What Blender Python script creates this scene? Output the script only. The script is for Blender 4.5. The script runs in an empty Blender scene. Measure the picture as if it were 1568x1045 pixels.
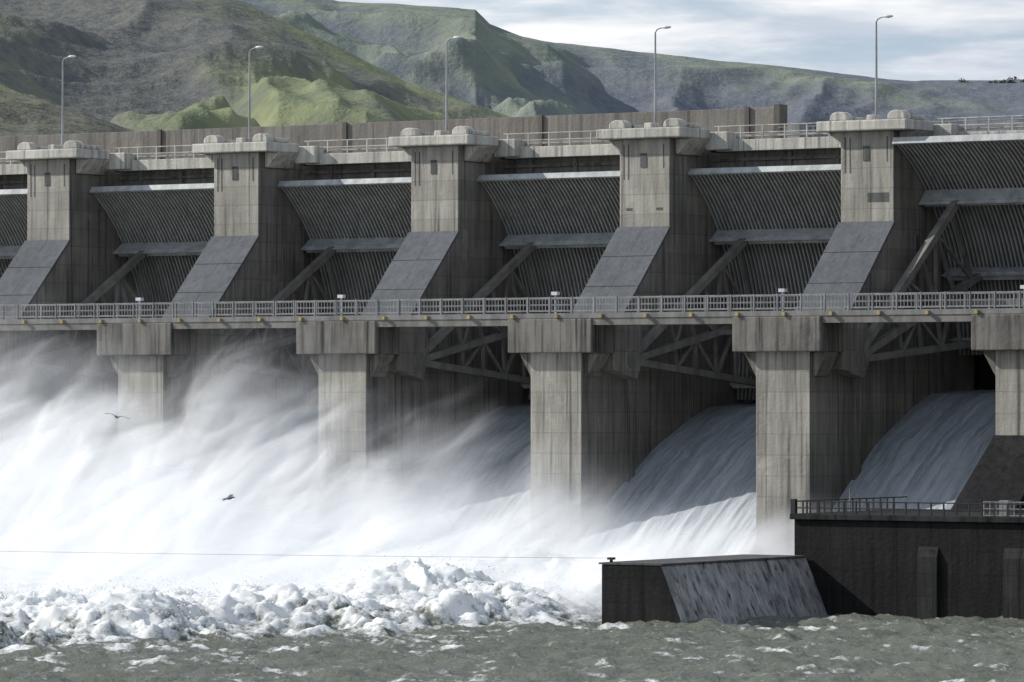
import bpy, math, random
import numpy as np
from mathutils import Vector, Matrix
random.seed(4); RS=np.random.RandomState(7)
sc=bpy.context.scene
# ------------------------------------------------------------------ noise
PERM=RS.permutation(256); PERM=np.concatenate([PERM,PERM,PERM])
GA=RS.rand(256)*2*np.pi; GX=np.cos(GA); GY=np.sin(GA)
def pn(x,y):
    xi=np.floor(x).astype(int); yi=np.floor(y).astype(int)
    xf=x-xi; yf=y-yi; xi&=255; yi&=255
    u=xf**3*(xf*(xf*6-15)+10); v=yf**3*(yf*(yf*6-15)+10)
    def g(a,b,dx,dy):
        h=PERM[PERM[a]+b]; return GX[h]*dx+GY[h]*dy
    n0=g(xi,yi,xf,yf)*(1-u)+g(xi+1,yi,xf-1,yf)*u
    n1=g(xi,yi+1,xf,yf-1)*(1-u)+g(xi+1,yi+1,xf-1,yf-1)*u
    return (n0*(1-v)+n1*v)*1.5
def fbm(x,y,o=5,l=2.03,g=.5):
    s=0;a=1
    for i in range(o):
        s=s+a*pn(x+i*17.3,y-i*9.1); x=x*l;y=y*l;a*=g
    return s
def billow(x,y,o=5,l=2.03,g=.5):
    s=0;a=1
    for i in range(o):
        s=s+a*np.abs(pn(x+i*11.3,y-i*5.1)); x=x*l;y=y*l;a*=g
    return s
def ridged(x,y,o=4,l=2.05,g=.5):
    s=0;a=1;t=0
    for i in range(o):
        s=s+a*(1-np.abs(pn(x+i*7.7,y+i*3.1))*1.6); t+=a; x=x*l;y=y*l;a*=g
    return s/t
def sst(a,b,x):
    t=np.clip((x-a)/(b-a),0,1); return t*t*(3-2*t)
# ------------------------------------------------------------------ nodes
class NT:
    def __init__(s,nt): s.nt=nt; nt.nodes.clear()
    def n(s,t,**k):
        nd=s.nt.nodes.new(t)
        ins=k.pop('ins',{})
        for a,b in k.items(): setattr(nd,a,b)
        for a,b in ins.items():
            if isinstance(b,bpy.types.NodeSocket): s.nt.links.new(b,nd.inputs[a])
            else: nd.inputs[a].default_value=b
        return nd
    def m(s,op,a,b=0.0,c=None,clamp=False):
        ins={0:a,1:b}
        if c is not None: ins[2]=c
        return s.n('ShaderNodeMath',operation=op,use_clamp=clamp,ins=ins).outputs[0]
    def vm(s,op,a,b):
        return s.n('ShaderNodeVectorMath',operation=op,ins={0:a,1:b}).outputs[0]
    def noise(s,vec,scale,detail=4,rough=.55,dist=0):
        return s.n('ShaderNodeTexNoise',ins={'Vector':vec,'Scale':scale,'Detail':detail,'Roughness':rough,'Distortion':dist}).outputs[0]
    def mix(s,f,a,b):
        nd=s.n('ShaderNodeMix',data_type='RGBA'); 
        for i,v in ((0,f),(6,a),(7,b)):
            if isinstance(v,bpy.types.NodeSocket): s.nt.links.new(v,nd.inputs[i])
            else:
                nd.inputs[i].default_value = v if i==0 else (v[0],v[1],v[2],1)
        return nd.outputs[2]
    def mr(s,x,a,b,c=0.,d=1.,smooth=False):
        return s.n('ShaderNodeMapRange',interpolation_type='SMOOTHSTEP' if smooth else 'LINEAR',ins={0:x,1:a,2:b,3:c,4:d}).outputs[0]
    def link(s,a,b): s.nt.links.new(a,b)
def mat(name):
    m=bpy.data.materials.new(name); m.use_nodes=True; return m,NT(m.node_tree)
def finish(N,col,rough=.8,bump=None,bs=.3,bd=.05,metal=0.,spec=.3):
    ins={'Roughness':rough,'Metallic':metal,'Specular IOR Level':spec}
    b=N.n('ShaderNodeBsdfPrincipled',ins=ins)
    if isinstance(col,bpy.types.NodeSocket): N.link(col,b.inputs['Base Color'])
    else: b.inputs['Base Color'].default_value=(*col,1)
    if bump is not None:
        bn=N.n('ShaderNodeBump',ins={'Strength':bs,'Distance':bd,'Height':bump}); N.link(bn.outputs[0],b.inputs['Normal'])
    o=N.n('ShaderNodeOutputMaterial'); N.link(b.outputs[0],o.inputs[0]); return b
def concrete(name,light,dark,lines=True,wet=None,streak=1.0,wetcol=(.03,.03,.028),runs=.75,spec=.3,rough=.85):
    m,N=mat(name)
    P=N.n('ShaderNodeNewGeometry').outputs['Position']
    s1=N.noise(N.vm('MULTIPLY',P,(1.6,1.6,.11)),1.0,4,.62)
    s2=N.noise(P,.22,3,.6)
    s3=N.noise(N.vm('MULTIPLY',P,(4,4,.5)),1.0,3,.6)
    f=N.m('ADD',N.m('MULTIPLY',s1,.62*streak),N.m('MULTIPLY',s2,.4)); f=N.m('ADD',f,N.m('MULTIPLY',s3,.25))
    f=N.mr(f,.50,.76)
    c=N.mix(f,dark,light)
    sep=N.n('ShaderNodeSeparateXYZ',ins={0:P}); z=sep.outputs[2]
    if lines:
        lift=N.m('FLOOR',N.m('DIVIDE',z,1.52))
        wn=N.n('ShaderNodeTexWhiteNoise',noise_dimensions='1D',ins={'W':N.m('ADD',lift,N.m('FLOOR',N.m('DIVIDE',sep.outputs[0],9.72)))}).outputs[0]
        c=N.mix(N.m('MULTIPLY',wn,.4),c,dark)
        fr=N.m('FRACT',N.m('DIVIDE',z,1.52)); ln=N.m('LESS_THAN',fr,.045)
        c=N.mix(N.m('MULTIPLY',ln,.35),c,(dark[0]*.5,dark[1]*.5,dark[2]*.5))
        fx=N.m('FRACT',N.m('DIVIDE',sep.outputs[0],2.43)); ln2=N.m('LESS_THAN',fx,.02)
        c=N.mix(N.m('MULTIPLY',ln2,.2),c,(dark[0]*.5,dark[1]*.5,dark[2]*.5))
    dk=N.mr(N.noise(N.vm('MULTIPLY',P,(2.3,2.3,.06)),1.0,3,.6),.55,.68)
    c=N.mix(N.m('MULTIPLY',dk,runs),c,(dark[0]*.35,dark[1]*.35,dark[2]*.35))
    ef=N.mr(N.noise(N.vm('MULTIPLY',P,(1,1,.6)),.55,4,.7),.60,.75)
    c=N.mix(N.m('MULTIPLY',ef,.45),c,(min(light[0]*1.35,.6),min(light[1]*1.35,.6),min(light[2]*1.35,.6)))
    if wet is not None:
        w=N.mr(N.m('ADD',z,N.m('MULTIPLY',N.m('SUBTRACT',s1,.5),5.)),wet[0],wet[1],1,0)
        c=N.mix(N.m('MULTIPLY',w,.85),c,wetcol)
    h=N.noise(P,3.0,3,.7)
    finish(N,c,rough,h,.5,.08,spec=spec); return m
def paint(name,c1,c2,rough=.55,sc_=1.2,metal=0.):
    m,N=mat(name)
    P=N.n('ShaderNodeNewGeometry').outputs['Position']
    f=N.mr(N.noise(N.vm('MULTIPLY',P,(1,1,.35)),sc_,3,.65),.35,.68)
    finish(N,N.mix(f,c1,c2),rough,None,.15,.02,metal); return m
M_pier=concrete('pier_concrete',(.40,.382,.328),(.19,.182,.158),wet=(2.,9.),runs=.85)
M_shade=concrete('pier_shaded_side_concrete',(.24,.223,.198),(.10,.094,.084),wet=(4.,12.))  # darker copy of the pier concrete; side-face shade put into the colour
M_dark=concrete('dark_concrete',(.13,.13,.13),(.05,.05,.05))
M_slope=concrete('slope_concrete',(.10,.108,.118),(.066,.071,.078),lines=False,runs=.3)
M_cap=concrete('cap_concrete',(.52,.505,.45),(.29,.28,.25),lines=False)
M_lcap=concrete('lower_cap_concrete',(.17,.162,.145),(.05,.048,.045),lines=False,streak=1.1,runs=.95)
M_par=concrete('parapet_concrete',(.22,.207,.188),(.13,.121,.108),lines=False,runs=.5)
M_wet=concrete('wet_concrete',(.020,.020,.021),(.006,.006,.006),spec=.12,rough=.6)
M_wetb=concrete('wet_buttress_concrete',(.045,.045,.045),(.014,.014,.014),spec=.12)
M_wet_sheen=concrete('wet_slope_sheen_concrete',(.34,.34,.34),(.09,.09,.092),lines=False,spec=.5,rough=.5,runs=.95)  # lighter batter face: sky sheen on the wet slope put into the colour
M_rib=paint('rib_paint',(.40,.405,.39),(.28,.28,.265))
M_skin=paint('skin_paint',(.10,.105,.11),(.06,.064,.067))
M_steel=paint('strut_paint',(.18,.173,.158),(.10,.096,.087))
M_girder=paint('girder_paint',(.40,.42,.42),(.24,.25,.25))
M_rail=paint('rail_galvanised',(.25,.255,.26),(.14,.14,.14))
M_deck=paint('bridge_deck_paint',(.20,.20,.19),(.11,.11,.105))
M_railw=paint('rail_pale_paint',(.46,.45,.41),(.26,.25,.22))
M_lamp=paint('lamp_metal',(.32,.33,.34),(.2,.2,.2),.4)
M_lamph=paint('lamp_head_metal',(.6,.62,.64),(.4,.42,.44),.4)
M_rust=paint('rust_dark',(.11,.095,.08),(.065,.056,.05))
M_yel=paint('yellow_fixture',(.4,.3,.12),(.25,.18,.08))
M_blk=paint('black_steel',(.03,.03,.032),(.015,.015,.016))
# ------------------------------------------------------------------ mesh builder
class MB:
    def __init__(s): s.v=[];s.f=[]
    def box(s,x0,x1,y0,y1,z0,z1):
        b=len(s.v)
        s.v+=[(x0,y0,z0),(x1,y0,z0),(x1,y1,z0),(x0,y1,z0),(x0,y0,z1),(x1,y0,z1),(x1,y1,z1),(x0,y1,z1)]
        s.f+=[tuple(b+i for i in q) for q in ((0,3,2,1),(4,5,6,7),(0,1,5,4),(1,2,6,5),(2,3,7,6),(3,0,4,7))]
    def prism(s,prof,x0,x1):
        n=len(prof);b=len(s.v)
        s.v+=[(x0,y,z) for y,z in prof]+[(x1,y,z) for y,z in prof]
        s.f.append(tuple(b+i for i in range(n))); s.f.append(tuple(b+n+i for i in reversed(range(n))))
        for i in range(n):
            j=(i+1)%n; s.f.append((b+i,b+n+i,b+n+j,b+j))
    def prismy(s,prof,y0,y1):
        n=len(prof);b=len(s.v)
        s.v+=[(x,y0,z) for x,z in prof]+[(x,y1,z) for x,z in prof]
        s.f.append(tuple(b+i for i in range(n))); s.f.append(tuple(b+n+i for i in reversed(range(n))))
        for i in range(n):
            j=(i+1)%n; s.f.append((b+i,b+n+i,b+n+j,b+j))
    def beam(s,p,q,w,h=None,n=4,r2=None):
        p=Vector(p);q=Vector(q);h=h or w
        d=(q-p).normalized(); up=Vector((0,0,1)) if abs(d.z)<.95 else Vector((0,1,0))
        a=d.cross(up).normalized(); c=a.cross(d)
        b=len(s.v)
        for e,(pt,k) in enumerate(((p,1),(q,(r2 or 1)))):
            for i in range(n):
                t=2*math.pi*(i+.5)/n; rr=1/math.cos(math.pi/n) if n==4 else 1
                s.v.append(tuple(pt+a*math.cos(t)*w/2*rr*k+c*math.sin(t)*h/2*rr*k))
        s.f.append(tuple(b+i for i in range(n))); s.f.append(tuple(b+n+i for i in reversed(range(n))))
        for i in range(n):
            j=(i+1)%n; s.f.append((b+i,b+n+i,b+n+j,b+j))
    def obj(s,name,m,parent=None,bevel=0,smooth=False):
        me=bpy.data.meshes.new(name); me.from_pydata(s.v,[],s.f); me.materials.append(m)
        import bmesh
        bm=bmesh.new(); bm.from_mesh(me); bmesh.ops.recalc_face_normals(bm,faces=bm.faces); bm.to_mesh(me); bm.free()
        o=bpy.data.objects.new(name,me); sc.collection.objects.link(o)
        if parent: o.parent=parent
        if bevel:
            b=o.modifiers.new('b','BEVEL'); b.width=bevel; b.segments=2; b.limit_method='ANGLE'
        if smooth: me.polygons.foreach_set('use_smooth',[True]*len(me.polygons))
        return o
def empty(name):
    e=bpy.data.objects.new(name,None); sc.collection.objects.link(e); return e
def grid(name,X,Y,Z,m,parent=None,attrs=None,smooth=True):
    r,c=X.shape
    v=np.stack([X,Y,Z],-1).reshape(-1,3).astype(np.float32)
    idx=np.arange(r*c).reshape(r,c)
    q=np.stack([idx[:-1,:-1],idx[:-1,1:],idx[1:,1:],idx[1:,:-1]],-1).reshape(-1,4)
    me=bpy.data.meshes.new(name)
    me.vertices.add(len(v)); me.vertices.foreach_set('co',v.ravel())
    me.loops.add(q.size); me.loops.foreach_set('vertex_index',q.ravel().astype(np.int32))
    me.polygons.add(len(q)); me.polygons.foreach_set('loop_start',(np.arange(len(q))*4).astype(np.int32))
    me.polygons.foreach_set('loop_total',np.full(len(q),4,np.int32))
    me.update(calc_edges=True)
    me.polygons.foreach_set('use_smooth',[smooth]*len(q))
    for k,a in (attrs or {}).items():
        at=me.attributes.new(k,'FLOAT','POINT'); at.data.foreach_set('value',a.ravel().astype(np.float32))
    me.materials.append(m)
    o=bpy.data.objects.new(name,me); sc.collection.objects.link(o)
    if parent:o.parent=parent
    return o
# ------------------------------------------------------------------ dam
S=19.45; X0=9.93; PW=4.5
KS=list(range(-7,3))
dam=empty('concrete_spillway_dam')
for k in KS:
    xl=X0+S*k; xr=xl+PW
    p=MB(); p.prism([(-12.7,-4),(-12.7,20.6),(-7.2,20.6),(-.0,27.8),(0,34.7),(14,34.7),(14,-4)],xl,xr)
    o=p.obj('pier',M_pier,dam,.06); o.data.materials.append(M_shade)
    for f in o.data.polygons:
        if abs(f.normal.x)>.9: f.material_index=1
    s=MB()
    for i in range(2):
        for j in range(3):
            y0=-7.0+j*2.35; y1=y0+2.31; x0=xl-.12+i*2.38; x1=x0+2.36
            n=.2/1.414
            s.prism([(y0,y0+27.8),(y1,y1+27.8),(y1-n,y1+27.8+n),(y0-n,y0+27.8+n)],x0,x1)
    s.obj('pier_slope_slab',M_slope,dam)
    c=MB(); cx=(xl+xr)/2
    c.box(cx-3.85,cx+3.75,-.9,3.6,34.72,35.5)
    c.prismy([(xr+.01,33.5),(xr+.25,33.5),(cx+3.7,34.71),(xr+.01,34.71)],.8,4.3)
    c.prismy([(xl-.01,33.5),(xl-.25,33.5),(cx-3.8,34.71),(xl-.01,34.71)],.8,4.3)
    c.box(cx+3.2,cx+5.2,3.7,6.0,33.9,35.3)
    for hx in (cx-2.2,cx+2.7):
        pr=[(hx-.75,35.51),(hx+.75,35.51),(hx+.72,35.9),(hx+.5,36.1),(hx+.15,36.2),(hx-.2,36.19),(hx-.5,36.1),(hx-.72,35.9)]
        c.prismy(pr,-.5,.6)
        c.box(hx-1.0,hx+.95,.62,2.4,35.51,35.85)
    c.box(cx-.2,cx+.5,.2,1.5,35.51,35.95)
    c.obj('pier_cap',M_cap,dam,.09)
    t=MB()
    for dx in (.35,.75,3.9): t.box(xl+dx,xl+dx+.12,-.012,.2,31.6 if dx<1 else 32.4,34.3)
    t.box(xl+1.9,xl+2.45,-.05,.1,32.5,33.6)
    if k==0:
        t.box(xl+.6,xl+1.15,-.012,.2,29.2,29.4); t.box(xl+3.3,xl+3.9,-.012,.2,29.2,29.4)
    if k==1: t.box(xl+2.3,xl+4.1,-.012,.2,29.4,30.1)
    t.obj('pier_slots',M_dark,dam)
    l=MB(); l.box(cx-3.75,cx+3.65,-13.55,-10.2,18.15,20.68)
    l.obj('lower_pier_cap',M_lcap,dam,.08)
    l=MB()
    l.prismy([(xr+.005,16.4),(xr+.25,16.4),(cx+3.4,18.14),(xr+.005,18.14)],-12.3,-10.4)
    l.prismy([(xl-.005,16.4),(xl-.25,16.4),(cx-3.5,18.14),(xl-.005,18.14)],-12.3,-10.4)
    for sx,d in ((xr,1),(xl,-1)):
        for pr,w in (([(-10,16.9),(-6.8,16.2),(-5.6,18.2),(-6.4,20.4),(-10,20.4)],1.25),([(-6.5,-3),(-5.6,-3),(-5.6,16.1),(-6.5,16.3)],.35),([(3.2,13.5),(3.7,13.5),(3.7,27),(3.2,27)],.12)):
            if d>0: l.prism(pr,sx+.004,sx+w)
            else: l.prism(pr,sx-w,sx-.004)
    l.obj('trunnion_blocks',M_shade,dam,.05)
xL=X0+S*KS[0]; xR=X0+S*KS[-1]+PW
d=MB(); d2=MB(); d3=MB()
for k in KS[:-1]:
    a=X0+S*k+PW; b=X0+S*(k+1)
    d.box(a+.01,b-.01,6.2,13.9,34.0,34.68)
    d2.box(a+.01,b-.01,12.9,13.8,13.4,33.98)
    d.box(a+.01,b-.01,5.7,6.15,31.5,33.79)
    d.box(a+.6,b-.1,5.5,5.69,33.1,33.3)
    for i in range(3): d3.box(a+3+i*4.2,a+3.35+i*4.2,5.55,5.69,32.4,33.78)
d.obj('deck_slab_and_breast_wall',M_shade,dam)
d2.obj('added_dark_closure_wall',M_wet,dam)  # added wall shutting out sky; black of the bay interior put into its colour
d3.obj('breast_wall_brackets',M_steel,dam)
d=MB()
for k in KS[:-1]:
    a=X0+S*k+PW; b=X0+S*(k+1)
    d.box(a+1.45,b-.02,4.5,5.6,33.8,34.68)
d.obj('deck_beam',M_cap,dam,.04)
d=MB()
for k in KS[:-1]:
    a=X0+S*k+PW; b=X0+S*(k+1)
    for z in (35.2,35.75): d.beam((a+1.2,4.7,z),(b-.6,4.7,z),.09,n=6)
    for i in range(7): x=a+1.6+i*1.95; d.box(x-.05,x+.05,4.66,4.76,34.69,35.8)
    d.beam((a+1.0,5.2,35.0),(b-.6,5.2,35.0),.24,n=8)
    d.box(b-3.6,b-2.9,5.0,5.8,34.69,35.4)
d.obj('deck_railing',M_railw,dam)
p=MB(); p.box(-260,16.2,14.05,14.9,30,37.75)
o=p.obj('upstream_parapet',M_par,dam,.03)
p=MB(); x=13.
while x>-130:
    p.box(x,x+.4,13.85,14.04,34.7,37.85); x-=S/1.0
p.box(15.7,16.22,13.8,15.05,34.7,37.95)
p.obj('parapet_posts',M_rust,dam)
p=MB(); p.box(16.25,110,13.3,13.85,34.69,35.1)
p.obj('deck_curb',M_par,dam)
p=MB()
for z in (35.6,36.1): p.beam((16.3,13.5,z),(90,13.5,z),.09,n=5)
for i in range(30): p.box(17+i*2.4,17.08+i*2.4,13.46,13.54,35.1,36.15)
p.box(18.5,19.6,11,12,34.7,36.3); p.box(40,41,11,12,34.7,36.2)
p.obj('deck_far_railing',M_rail,dam)
p=MB(); p.box(xR+.02,130,-4,13.9,-4,34.6); p.box(-260,xL-.02,-4,13.9,-4,34.6); p.obj('abutment_wall',M_pier,dam)
og=[(12.8,12.6),(10.3,13.2),(6,13.3),(3.26,12.7),(-2.54,10.2),(-7.27,7.3),(-11.9,4.3),(-16,1.2),(-20,-1.5),(-20,-4),(12.8,-4)]
p=MB()
for k in KS[:-1]: p.prism(og,X0+S*k+PW+.003,X0+S*(k+1)-.003)
p.obj('ogee_crest',M_wet,dam)
# ------------------------------------------------------------------ gates
TY,TZ,R=-7.5,17.6,18.1
def arc(r,deg): a=math.radians(deg); return (TY+r*math.cos(a),TZ+r*math.sin(a))
for k in KS[:-1]:
    a=X0+S*k+PW+.05; b=X0+S*(k+1)-.05
    off=11. if k==1 else 0.
    g=empty('tainter_gate')
    lo,hi=-9.5+off,54.5+off
    p=MB(); n=26
    prof=[arc(R,lo+(hi-lo)*i/n) for i in range(n+1)]+[arc(R-.06,lo+(hi-lo)*i/n) for i in range(n,-1,-1)]
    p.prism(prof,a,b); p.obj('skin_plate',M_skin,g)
    p=MB(); nr=42; st=(b-a-.2)/nr
    for r in range(nr+1):
        x=a+.1+r*st-.07
        prof=[arc(R-.07,lo+(hi-lo)*i/n) for i in range(n+1)]+[arc(R-.30,lo+(hi-lo)*i/n) for i in range(n,-1,-1)]
        p.prism(prof,max(x,a),x+.12)
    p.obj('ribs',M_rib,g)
    p=MB()
    prof=[arc(R+.02,hi+.02),arc(R+.02,hi+.6),arc(R-.5,hi+.6),arc(R-.5,hi+.02)]
    p.prism(prof,a,b)
    gs=(34.5+off,11.7+off,-6+off)
    for ga in gs:
        prof=[arc(R-.31,ga-.5),arc(R-.31,ga+.5),arc(R-1.5,ga+.5),arc(R-1.5,ga-.5)]
        p.prism(prof,a,b)
        prof=[arc(R-1.51,ga-1.1),arc(R-1.51,ga+1.1),arc(R-1.6,ga+1.1),arc(R-1.6,ga-1.1)]
        p.prism(prof,a+.3,b-.3)
        prof=[arc(R-.312,ga+.52),arc(R-.312,ga+.66),arc(R-1.9,ga+.7),arc(R-1.9,ga+.52)]
        p.prism(prof,a+.02,b-.02)
    p.obj('girders',M_girder,g)
    p=MB()
    for side,sx in ((1,a),(-1,b)):
        tx=sx+side*.75; gx=sx+side*3.0
        ends=[]
        for ga in gs:
            y,z=arc(R-1.6,ga); ends.append(Vector((gx,y,z)))
        T=Vector((tx,TY,TZ))
        for e in ends: p.beam(T,e,.62,.5)
        for (e1,e2) in ((0,1),(1,2)):
            A,B=ends[e1],ends[e2]
            fr=[.35,.5,.65,.8,.95]
            for i,f in enumerate(fr):
                p.beam(T.lerp(A,f),T.lerp(B,f),.24)
                if i: p.beam(T.lerp(A,f) if i%2 else T.lerp(B,f),T.lerp(B,fr[i-1]) if i%2 else T.lerp(A,fr[i-1]),.24)
        p.beam((sx,TY,TZ),(tx+side*.5,TY,TZ),1.3,n=12)
    cy=arc(11,11.7+off)
    p.beam((a+2.2,cy[0],cy[1]),(b-2.2,cy[0],cy[1]),.35)
    p.obj('strut_arms',M_steel,g)
# ------------------------------------------------------------------ service bridge
br=empty('service_footbridge')
p=MB(); p.box(-140,95,-13.45,-10.3,20.72,21.1); p.obj('bridge_deck',M_deck,br)
p=MB(); p.box(-140,95,-13.38,-13.15,20.2,20.715); p.box(-140,95,-10.7,-10.5,20.2,20.715); p.obj('bridge_stringers',M_steel,br)
p=MB()
for yy in (-13.4,-10.4):
    for z,t in ((22.25,.08),(21.3,.06),(21.75,.04)): p.box(-140,95,yy-t/2,yy+t/2,z-t/2,z+t/2)
    x=-140
    while x<95:
        p.box(x-.05,x+.05,yy-.07,yy+.07,21.1,22.32); x+=1.95
    if yy<-12:
        x=-100
        while x<95: p.box(x-.022,x+.022,yy-.022,yy+.022,21.3,22.25); x+=.28
p.obj('bridge_railing',M_rail,br)
p=MB(); x=-100.
while x<90:
    p.box(x-.12,x+.12,-13.75,-13.47,20.75,21.0); x+=S/5
p.obj('deck_light_fixture',M_yel,br)
p=MB(); 
for k in KS:
    x=X0+S*k+2.6; p.beam((x,-13.3,21.1),(x,-13.3,22.7),.12); p.box(x-.25,x+.25,-13.5,-13.1,22.45,22.7)
p.obj('bridge_floodlight',M_lamph,br)
# ------------------------------------------------------------------ street lamps
for k in range(-5,3):
    e=empty('street_lamp'); x=X0+S*k+1.4; y=3.0; zt=43.1
    p=MB(); p.beam((x,y,35.56),(x,y,zt),.24,n=10,r2=.55); p.beam((x,y,35.52),(x,y,35.9),.5,n=10)
    pts=[(x,y,zt),(x+.15,y-.02,zt+.2),(x+.4,y-.05,zt+.3),(x+.8,y-.1,zt+.36)]
    for q,w in zip(pts,pts[1:]): p.beam(q,w,.1,n=8)
    p.obj('pole',M_lamp,e)
    p=MB()
    n=10;rings=[]
    for t,w,h in ((0,.08,.05),(.12,.18,.1),(.4,.22,.13),(.65,.17,.09),(.78,.06,.04)):
        rings.append([(x+.7+t, y-.1+w*math.cos(2*math.pi*i/n), zt+.37+h*math.sin(2*math.pi*i/n)) for i in range(n)])
    for r in rings: p.v+=r
    for r in range(4):
        for i in range(n): p.f.append((r*n+i,r*n+(i+1)%n,(r+1)*n+(i+1)%n,(r+1)*n+i))
    p.f.append(tuple(range(n))); p.f.append(tuple(range(4*n,5*n)))
    p.obj('lamp_head',M_lamph,e,smooth=True)
e=empty('camera_mast'); p=MB(); p.beam((47.0,12,34.7),(47.0,12,38.0),.16,n=8); p.box(46.6,47.3,11.7,12.3,38.0,38.35); p.beam((47,12,38.3),(47,12,38.7),.3,n=8); p.box(46.8,47.2,11.8,12.2,37.2,37.5); p.obj('mast',M_blk,e)
# ------------------------------------------------------------------ training wall + platform
tw=empty('training_wall')
p=MB(); p.prismy([(38.8,-4),(38.8,4.0),(43.3,4.0),(45.9,-2),(45.9,-4)],-49,-29.9)
o=p.obj('battered_wall',M_wet,tw,.05); o.data.materials.append(M_wet_sheen)
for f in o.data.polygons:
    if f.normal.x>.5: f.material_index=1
p=MB(); p.beam((39.3,-48.6,4.0),(39.3,-48.6,4.35),.22,n=8); p.box(39.1,39.5,-48.8,-48.4,4.3,4.45); p.obj('mooring_bollard',M_blk,tw)
p=MB(); p.box(38.6,43.4,-49.05,-30.2,4.003,4.12); 
p.obj('wall_coping',M_dark,tw)
pl=empty('stilling_basin_platform')
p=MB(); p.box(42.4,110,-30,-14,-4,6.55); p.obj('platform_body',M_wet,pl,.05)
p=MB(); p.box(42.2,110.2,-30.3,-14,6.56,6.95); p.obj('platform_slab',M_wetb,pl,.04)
p=MB()
for x,w in ((53,1.5),(59.4,1.6),(66,2)):
    p.prism([(-30.3,-3),(-30.3,4.2),(-30.01,4.9),(-30.01,-3)],x-1,x-1+w)
p.prismy([(61,-3),(64.5,-3),(62.2,5),(61,5)],-30.9,-30.01)
p.obj('platform_buttresses',M_wetb,pl,.04)
p=MB()
for z in (7.35,7.8): p.beam((42.4,-30.1,z),(110,-30.1,z),.09,n=5)
x=42.5
while x<100: p.box(x-.05,x+.05,-30.15,-30.05,6.95,7.85); x+=.95
p.box(42.25,42.6,-30.25,-29.9,6.95,7.95)
for y in np.arange(-29,-15,1.): p.box(42.45,42.55,y,y+.08,6.95,7.8)
p.beam((42.5,-30,7.8),(42.5,-14,7.8),.09,n=5)
p.obj('platform_railing',M_blk,pl)
p=MB()
for z in (7.0,7.45,7.9): p.beam((56.5,-29.3,z),(80,-29.3,z),.08,n=5)
x=56.5
while x<80: p.box(x-.04,x+.04,-29.34,-29.26,6.9,7.95); x+=.45
p.box(57.2,57.9,-28.5,-28.0,6.96,8.0); p.box(59.5,60.6,-28.5,-27.8,6.96,7.7)
p.beam((46.5,-29.6,6.95),(46.5,-29.6,8.7),.08,n=6)
p.obj('inner_railing',M_rail,pl)
p=MB(); 
xe=X0+S*2
p.prism([(-21,-3),(-21,5.8),(-12.75,12.2),(-12.75,-3)],xe-.1,xe+PW+.4)
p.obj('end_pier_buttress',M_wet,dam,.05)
# ------------------------------------------------------------------ falling water
m,N=mat('rushing_water'); P=N.n('ShaderNodeNewGeometry').outputs['Position']
warp=N.noise(P,.35,3)
Pw=N.vm('ADD',P,N.n('ShaderNodeCombineXYZ',ins={0:N.m('MULTIPLY',warp,.9)}).outputs[0])
s1=N.noise(N.vm('MULTIPLY',Pw,(1.8,.10,.10)),1.,5,.62)
s2=N.noise(N.vm('MULTIPLY',Pw,(8,.8,.8)),1.,4,.75)
sep=N.n('ShaderNodeSeparateXYZ',ins={0:P})
dn=N.mr(sep.outputs[2],14,2,0,1)
f=N.m('ADD',N.m('MULTIPLY',s1,.6),N.m('MULTIPLY',s2,.45))
f=N.mr(N.m('ADD',f,N.m('MULTIPLY',dn,.22)),.40,.95)
c=N.mix(f,(.12,.145,.16),(.54,.57,.60))
finish(N,c,.6,f,.4,.1)
M_fall=m
wf=empty('spillway_waterfall')
prof=[(11.5,14.4),(10.3,14.35),(6,14.1),(3.26,13.3),(-2.54,10.9),(-7.27,8.0),(-11.9,5.0),(-16,1.9),(-19.5,-1.0)]
yy=np.array([q[0] for q in prof]); zz=np.array([q[1] for q in prof])
for k in KS[:-1]:
    a=X0+S*k+PW+.01; b=X0+S*(k+1)-.01
    t=np.linspace(11.5,-19.5,110); x=np.linspace(a,b,160)
    XX,TT=np.meshgrid(x,t)
    ZZ=np.interp(-TT,-yy,zz)
    up=(1.0*sst(-16,6,TT)) if k==1 else 0
    amp=.03+.12*sst(6,-16,TT)
    ZZ=ZZ+up+amp*fbm(XX*1.1,TT*.1+k*9,5)+.3*amp*fbm(XX*3,TT*.5+k*5,3)
    grid('water_sheet',XX,TT,ZZ,M_fall,wf)
# ------------------------------------------------------------------ river
m,N=mat('river_water'); P=N.n('ShaderNodeNewGeometry').outputs['Position']
fo=N.n('ShaderNodeAttribute',attribute_name='foam').outputs['Fac']
n1=N.noise(P,1.3,6,.75); n2=N.noise(P,.35,3,.6)
ff=N.m('ADD',fo,N.m('MULTIPLY',N.m('SUBTRACT',n1,.5),2.8)); ff=N.mr(ff,.30,.9)
murk=N.mix(n2,(.10,.115,.092),(.18,.19,.15))
bmp=N.noise(N.vm('MULTIPLY',P,(1,1.4,1)),1.6,6,.72)
bn=N.n('ShaderNodeBump',ins={'Strength':1.,'Distance':.45,'Height':bmp})
w=N.n('ShaderNodeBsdfPrincipled',ins={'Base Color':murk,'Roughness':.17,'IOR':1.33,'Normal':bn.outputs[0]})
D=N.n('ShaderNodeBsdfDiffuse',ins={'Color':(.93,.94,.93,1)})
T=N.n('ShaderNodeBsdfTranslucent',ins={'Color':(.9,.93,.9,1)})
fb=N.n('ShaderNodeMixShader',ins={0:.3}); N.link(D.outputs[0],fb.inputs[1]); N.link(T.outputs[0],fb.inputs[2])
mx=N.n('ShaderNodeMixShader',ins={0:ff}); N.link(w.outputs[0],mx.inputs[1]); N.link(fb.outputs[0],mx.inputs[2])
o=N.n('ShaderNodeOutputMaterial'); N.link(mx.outputs[0],o.inputs[0]); M_riv=m
gx=np.arange(-75,125,.22); gy=np.arange(-150,-8,.22)
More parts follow.
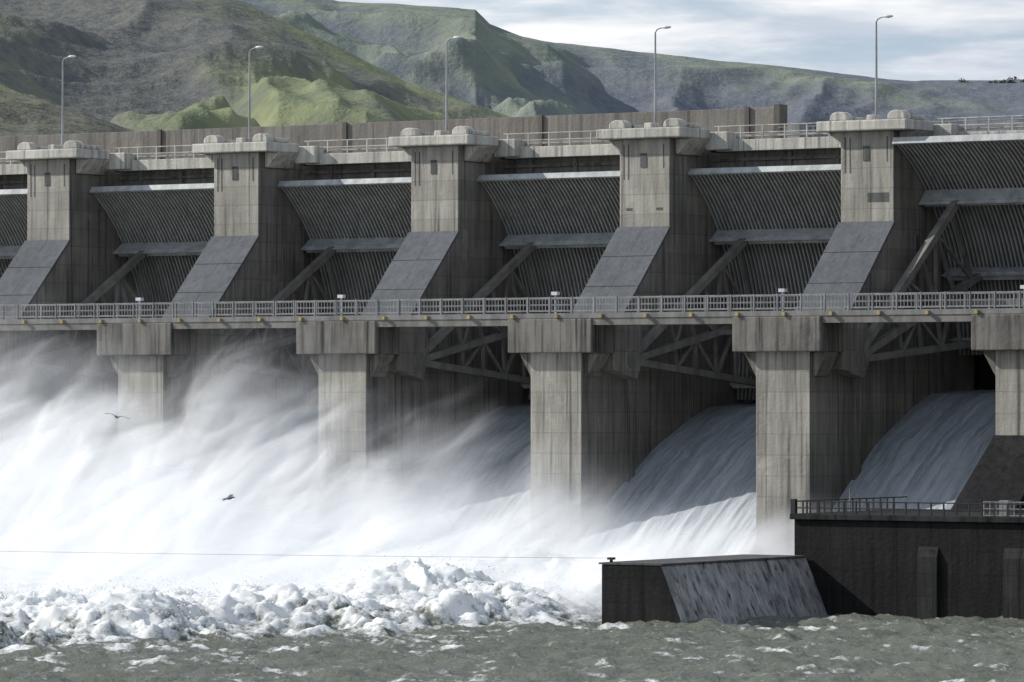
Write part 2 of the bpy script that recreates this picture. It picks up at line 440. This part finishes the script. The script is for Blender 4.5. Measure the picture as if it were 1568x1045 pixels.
XX,YY=np.meshgrid(gx,gy)
edge=np.where(YY<-50,38.5-(-50-YY)*.25,38.7)
wob=fbm(XX*.08,YY*.08,4)*6*sst(-46,-60,YY)+fbm(XX*.4,YY*.4,4)*2.0*sst(-46,-60,YY)
de=edge-XX+wob
msk=sst(-2.5,6.,de)
calm=.46*fbm(XX*.15,YY*.26,6,g=.62)+.34*(ridged(XX*.3,YY*.55,4)-.5)
bx=XX+1.2*fbm(XX*.3,YY*.3,3); by=YY+1.2*fbm(XX*.3+40,YY*.3,3)
big=.9*fbm(bx*.11,by*.15,3)+.55*(ridged(bx*.24+5,by*.30,5,g=.6)-.45)*1.6
hf=fbm(bx*.8+3,by*.8,5,g=.7)
roll=1.7*sst(2,9,de)*(1-.5*sst(24,40,de))
boil=big*(.35+.55*sst(0,8,de))+.15+roll*(.45+.9*pn(XX*.07,YY*.08+3)**2*2+.15)+.30*hf
ZZ=calm*(1-msk*.7)+boil*msk
fade=sst(-75,-68,XX)*sst(125,110,XX)*sst(-150,-142,YY)
ZZ=ZZ*fade
st=fbm(XX*.22+YY*.05,YY*.24,5)
st2=fbm(XX*.10+7,YY*.55,5)
foam=msk*(.62+.40*big+.42*hf+.30*fbm(XX*.2,YY*.34,4)+.5*sst(6,18,de))+(1-msk)*(-.05+.42*sst(.2,.9,st2+.5*calm)+.32*sst(.3,.9,st)+.42*sst(-22,0,de)*sst(-.2,.6,st))
rv=empty('river_water')
grid('near_river_surface',XX,YY,ZZ,M_riv,rv,{'foam':foam})
p=MB(); 
p.v=[(-6000,-3000,-1.3),(6000,-3000,-1.3),(6000,0,-1.3),(-6000,0,-1.3)]; p.f=[(0,1,2,3)]
p.obj('far_river_surface',M_riv,rv)
p=MB(); p.v=[(-6000,14.95,32),(6000,14.95,32),(6000,6000,32),(-6000,6000,32)]; p.f=[(0,1,2,3)]
p.obj('reservoir_water',M_riv,None)
m,N=mat('droplet_white'); finish(N,(.9,.92,.93),.6); M_drop=m
I=np.argwhere((msk>.45)&(ZZ>1.0)&(YY>-110)&(XX>-20)); sel=RS.randint(0,len(I),30000)
p=MB()
for q in sel:
    i,j=I[q]; h=abs(RS.randn())*.45
    c0=np.array([XX[i,j]+RS.randn()*.3,YY[i,j]+RS.randn()*.3,ZZ[i,j]+h]); r=.015+.03*RS.rand()
    t4=RS.randn(4,3)*r; b=len(p.v)
    p.v+=[tuple(c0+t) for t in t4]; p.f+=[(b,b+1,b+2),(b,b+2,b+3),(b,b+3,b+1),(b+1,b+3,b+2)]
p.obj('crest_droplets',M_drop,rv)
# ------------------------------------------------------------------ hills
m,N=mat('hill_grass'); G=N.n('ShaderNodeNewGeometry'); P=G.outputs['Position']
sep=N.n('ShaderNodeSeparateXYZ',ins={0:P}); 
lay=N.n('ShaderNodeAttribute',attribute_name='layer').outputs['Fac']
gul=N.n('ShaderNodeAttribute',attribute_name='gully').outputs['Fac']
b1=N.noise(P,.004,5,.6,.6); b2=N.noise(P,.03,6,.65); b3=N.noise(P,.16,4,.7)
green=N.mix(N.mr(b2,.35,.65),(.135,.16,.06),(.26,.27,.115))
brown_shade=N.mix(N.mr(b3,.35,.65),(.085,.088,.07),(.165,.155,.11))  # dark patches: scrub tone plus cloud shadow put into the colour
t=N.mr(N.m('ADD',N.m('ADD',N.m('MULTIPLY',b1,1.1),N.m('MULTIPLY',b2,.5)),N.m('MULTIPLY',gul,.4)),.68,.98)
c=N.mix(t,brown_shade,green)
zz_=N.m('ADD',sep.outputs[2],N.m('MULTIPLY',b1,60.)); 
band=N.mr(N.noise(N.n('ShaderNodeCombineXYZ',ins={2:zz_,0:N.m('MULTIPLY',sep.outputs[0],.01)}).outputs[0],.085,3,.6),.56,.66)
c=N.mix(N.m('MULTIPLY',band,N.mr(b2,.4,.6,.05,.5)),c,(.07,.065,.065))
sp=N.mr(b3,.6,.7); c=N.mix(N.m('MULTIPLY',sp,.35),c,(.055,.065,.04))
c=N.mix(N.mr(lay,0,1,.06,.42),c,(.14,.175,.27))  # distance haze painted in: farther ridges mixed towards blue
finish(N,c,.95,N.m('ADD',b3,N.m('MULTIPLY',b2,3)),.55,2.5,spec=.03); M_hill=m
CX,CY=202.,-311.; th=math.radians(33)
aa=np.linspace(-1,1,1150); al=np.radians(8.0*aa+20*aa**5)
dd=np.concatenate([np.linspace(650,1950,170),np.linspace(1958,3600,170)])
A,D=np.meshgrid(al,dd)
U=784+7260*np.tan(A)
hx=CX-D*(math.sin(th)-np.tan(A)*math.cos(th)); hy=CY+D*(math.cos(th)+np.tan(A)*math.sin(th))
def H(u,v,dr): return 15+(605-np.interp(U,u,v))/7260*dr
def layer(u,v,d0,dr,pw=1.0):
    h=H(u,v,dr)
    t=(D-d0)/(dr-d0)
    g=np.where(t<1,np.clip(t,0,1)**pw,1-.5*(np.maximum(t,1)-1)**1.2)
    return h,np.clip(g,-.5,1)
hA,gA=layer([-6000,-1500,0,300,520,600,700,728,750,800,850,1000,1100,1200,1300,1400,1568,2500,6000],[60,-150,-120,-50,0,4,12,14,36,54,64,80,92,101,113,122,120,150,260],1700,3000,.85)
hB,gB=layer([-6000,-1500,0,200,340,430,520,560,620,700,780,900,1100,1400,6000],[100,-80,-60,-45,-8,28,72,92,124,150,176,200,240,300,420],1050,1900,.8)
hC,gC=layer([-6000,-1500,-200,0,60,120,180,220,400,900,6000],[150,60,120,138,150,170,190,206,240,380,420],700,1000,.75)
zA=33+(hA-33)*gA; zB=33+(hB-33)*gB; zC=33+(hC-33)*gC
wx=hx+60*fbm(hx/300,hy/300,3); wy=hy+60*fbm(hx/300+9,hy/300,3)
lat=wx*math.cos(th)+wy*math.sin(th); lon=-wx*math.sin(th)+wy*math.cos(th)
r1=ridged(lat/300+lon/700,lon/900,3); r2=ridged((lat-lon*.5)/130,lon/450+4,3); f3=fbm(hx/55,hy/55,5)
def env(g): return np.clip(g,0,1)*(1-np.clip(g,0,1))*4
zA=zA+env(gA)*((r1-.75)*100+(r2-.7)*36)+2.6*f3*np.clip(gA,0,1)*(1-sst(.9,1,gA)*.7)
zB=zB+env(gB)*((r1-.75)*66+(r2-.7)*30)+1.8*f3*np.clip(gB,0,1)*(1-sst(.9,1,gB)*.6)
zC=zC+env(gC)*((r2-.7)*14)+1.6*fbm(hx/22,hy/22,5)*np.clip(gC,0,1)
Z=np.maximum(np.maximum(zA,zB),np.maximum(zC,20))
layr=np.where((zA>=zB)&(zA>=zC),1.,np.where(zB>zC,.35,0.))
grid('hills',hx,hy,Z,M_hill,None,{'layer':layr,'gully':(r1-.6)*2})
m,N=mat('shrub_leaves'); P=N.n('ShaderNodeNewGeometry').outputs['Position']
finish(N,N.mix(N.noise(P,.8,3),(.05,.065,.045),(.10,.12,.07)),.9); M_shr=m
p=MB()
def ground(u,d):
    i=np.argmin(np.abs(U[0]-u)); j=np.argmin(np.abs(dd-d)); return hx[j,i],hy[j,i],Z[j,i]
for q in range(40):
    x,y,z=ground(1470+random.random()*420,2985+random.random()*10)
    r=.8+random.random()*1.3
    for i in range(70):
        a=random.random()*6.28; e=random.random()*1.5; rr=r*random.random()**.4
        c0=Vector((x+rr*1.8*math.cos(a)*math.cos(e),y+rr*math.sin(a)*math.cos(e),z+.1+rr*1.0*math.sin(e)))
        b=len(p.v)
        for _ in range(3): p.v.append(tuple(c0+Vector((random.uniform(-1,1),random.uniform(-1,1),random.uniform(-1,1)))*.6))
        p.f.append((b,b+1,b+2))
p.obj('distant_trees',M_shr)
# ------------------------------------------------------------------ cables and gulls
p=MB()
prev=None
for i in range(41):
    t=i/40; c=(39.3-130*t,-48.6-8*t,4.4-1.2*4*t*(1-t)*.3)
    if prev: p.beam(prev,c,.022,n=4)
    prev=c
p.obj('boundary_cable',M_rail)
M_gull=paint('gull_feathers',(.16,.16,.17),(.10,.10,.11)); M_gt=paint('gull_wingtip',(.03,.03,.03),(.02,.02,.02))
def gull(x,y,z,rot,flap):
    e=empty('seagull'); p=MB(); n=8
    prof=[(-.42,.01,.02),(-.3,.05,.035),(-.1,.085,.08),(.1,.09,.09),(.24,.06,.065),(.3,.05,.055),(.37,.045,.045),(.42,.015,.015),(.48,.005,.005)]
    for a,w,h in prof: p.v+=[(a,w*math.cos(6.283*i/n),h*math.sin(6.283*i/n)+(.03 if a>.2 else 0)) for i in range(n)]
    for r in range(len(prof)-1):
        for i in range(n): p.f.append((r*n+i,r*n+(i+1)%n,(r+1)*n+(i+1)%n,(r+1)*n+i))
    p.f.append((0,1,2,3,4,5,6,7))
    b=p.obj('body',M_gull,e,smooth=True)
    p=MB(); t=MB()
    for s in (1,-1):
        sec=[(.05,.16,-.12,.03),(.35,.22,-.06,.03+flap*.3),(.62,.12,-.1,.03+flap*.22)]
        tip=[(.62,.12,-.1,.03+flap*.22),(.85,-.06,-.14,.03+flap*.1)]
        for W,mb in ((sec,p),(tip,t)):
            for q,w in zip(W,W[1:]):
                bb=len(mb.v)
                for (yy_,lead,trail,zz2) in (q,w):
                    mb.v+=[(lead,s*yy_,zz2+.012),(trail,s*yy_,zz2+.012),(trail,s*yy_,zz2-.004),(lead,s*yy_,zz2-.012)]
                for i in range(4): j=(i+1)%4; mb.f.append((bb+i,bb+j,bb+4+j,bb+4+i))
    p.v+=[(-.4,-.03,.01),(-.4,.03,.01),(-.6,.1,.01),(-.6,-.1,.01)]; b=len(p.v); p.f.append((b-4,b-3,b-2,b-1))
    p.obj('wings_and_tail',M_gull,e); t.obj('wing_tips',M_gt,e)
    e.location=(x,y,z); e.rotation_euler=(.2,-.1,rot)
gull(15.3,-70,13.6,2.6,.3); gull(24.2,-70,8.5,.3,.3)
# ------------------------------------------------------------------ spray: nested billowing sheets of mist over the stilling basin
m,N=mat('spray_mist')
a=N.n('ShaderNodeAttribute',attribute_name='mist_alpha').outputs['Fac']
D=N.n('ShaderNodeBsdfDiffuse',ins={'Color':(.94,.95,.96,1)})
T=N.n('ShaderNodeBsdfTranslucent',ins={'Color':(.92,.94,.96,1)})
M1=N.n('ShaderNodeMixShader',ins={0:.32}); N.link(D.outputs[0],M1.inputs[1]); N.link(T.outputs[0],M1.inputs[2])
X=N.n('ShaderNodeBsdfTransparent')
M2=N.n('ShaderNodeMixShader',ins={0:a}); N.link(X.outputs[0],M2.inputs[1]); N.link(M1.outputs[0],M2.inputs[2])
o=N.n('ShaderNodeOutputMaterial'); N.link(M2.outputs[0],o.inputs[0]); M_mist=m
mist=empty('water_spray_mist')
hxp=[-75,-60,-31,-12,3,13,20,27,36,48.6]; hzp=[27,27,26.5,24,19.5,14.5,11.0,8.5,8.5,9.5]
LAY=[(-60,-42,.36,.42,38.5),(-54,-36,.55,.48,38.5),(-47,-29,.75,.50,38.5),(-39,-21,.92,.5,38.5),(-28,-14.,1.0,.55,42.0),(-21,-13.9,.88,.55,48.6),(-82,-66,.17,.55,37.5)]
for i,(yf,yb,hf_,am,xm) in enumerate(LAY):
    x=np.linspace(-75,xm,560); s=np.linspace(0,1,150)
    XX,SS=np.meshgrid(x,s); off=i*37.7
    Hh=np.interp(XX,hxp,hzp)*hf_
    if i==6: Hh=3.3+0*XX
    yfx=yf+(np.clip((XX-2)/36,0,1)*max(0,(-42-yf))*.9 if yf<-42 else 0)
    ybx=yfx+16 if i==6 else yb
    b=fbm(XX*.06+off,SS*0+i*7,3)
    Hh=Hh*(1+.16*b)
    z=Hh*SS
    q=XX*.84-.30*z; zz2=z*(2.2 if i==6 else 1)
    wx_=q+4*fbm(q*.06+off,zz2*.06,3); wz_=zz2+4*fbm(q*.06+off+50,zz2*.06+9,3)
    fs=2.2 if i==6 else 1.
    f1=fbm(wx_*.075*fs+off,wz_*.075*fs+off,6,g=.47); bl=billow(wx_*.13*fs+off,wz_*.13*fs+off+5,5,g=.46)
    lo_=fbm(q*.06+off,zz2*.07,2); lb=billow(wx_*.11+off,wz_*.11+off+5,2,g=.4)
    n1=.9*f1+.8*(bl-.42)
    y=yfx+(ybx-yfx)*SS**1.2 -1.1*lo_-1.6*(lb-.35)
    d=(1-SS)*1.75+n1*1.1-.12
    if i==6: d=d-.45
    al_=am*sst(-.3,1.7,d)*sst(1.,.45,SS)
    e=sst(xm,xm-6,XX)*sst(-75,-66,XX)*sst(0,.16 if i<6 else .45,SS)
    grid('mist_sheet',XX,y,z-.15,M_mist,mist,{'mist_alpha':np.clip(al_*e*1.12,0,1)})
# ------------------------------------------------------------------ light
sd=Vector((-.787,-.34,.56)).normalized()
L=bpy.data.lights.new('sun','SUN'); L.energy=4.9; L.angle=math.radians(.5); L.color=(1,.96,.9)
lo=bpy.data.objects.new('sun',L); sc.collection.objects.link(lo); lo.rotation_euler=sd.to_track_quat('Z','Y').to_euler()
W=bpy.data.worlds.new('World'); sc.world=W; W.use_nodes=True; N=NT(W.node_tree)
sky=N.n('ShaderNodeTexSky',sky_type='NISHITA',sun_disc=False,sun_elevation=math.asin(sd.z),sun_rotation=math.atan2(sd.x,sd.y)%(2*math.pi),air_density=1.,dust_density=1.,altitude=200)
gc=N.n('ShaderNodeTexCoord').outputs['Generated']
sep=N.n('ShaderNodeSeparateXYZ',ins={0:gc})
cn=N.noise(N.vm('MULTIPLY',gc,(9,9,60)),1.6,5,.55,.4)
cm=N.mr(cn,.36,.56,.3,1,True)
cm=N.m('MULTIPLY',cm,N.mr(sep.outputs[2],.15,.6,1,.5))
cs=N.noise(N.vm('ADD',N.vm('MULTIPLY',gc,(9,9,60)),(3.,1.,.6)),1.5,5,.6)
cc=N.mix(N.mr(cs,.38,.6),(5.0,5.5,6.3),(8.3,8.4,8.5))
col=N.mix(cm,N.mix(.5,sky.outputs[0],(2.8,4.0,6.1)),cc)
bg=N.n('ShaderNodeBackground',ins={'Color':col,'Strength':.12})
o=N.n('ShaderNodeOutputWorld'); N.link(bg.outputs[0],o.inputs[0])
# ------------------------------------------------------------------ camera
cam=bpy.data.cameras.new('camera'); co=bpy.data.objects.new('camera',cam); sc.collection.objects.link(co)
co.location=(202,-311,15); co.rotation_euler=(math.radians(90+.655),0,math.radians(33))
cam.lens=7260/1568*36; cam.sensor_width=36; cam.clip_start=1; cam.clip_end=20000
sc.camera=co
sc.view_settings.view_transform='Standard'; sc.view_settings.look='None'; sc.view_settings.exposure=0
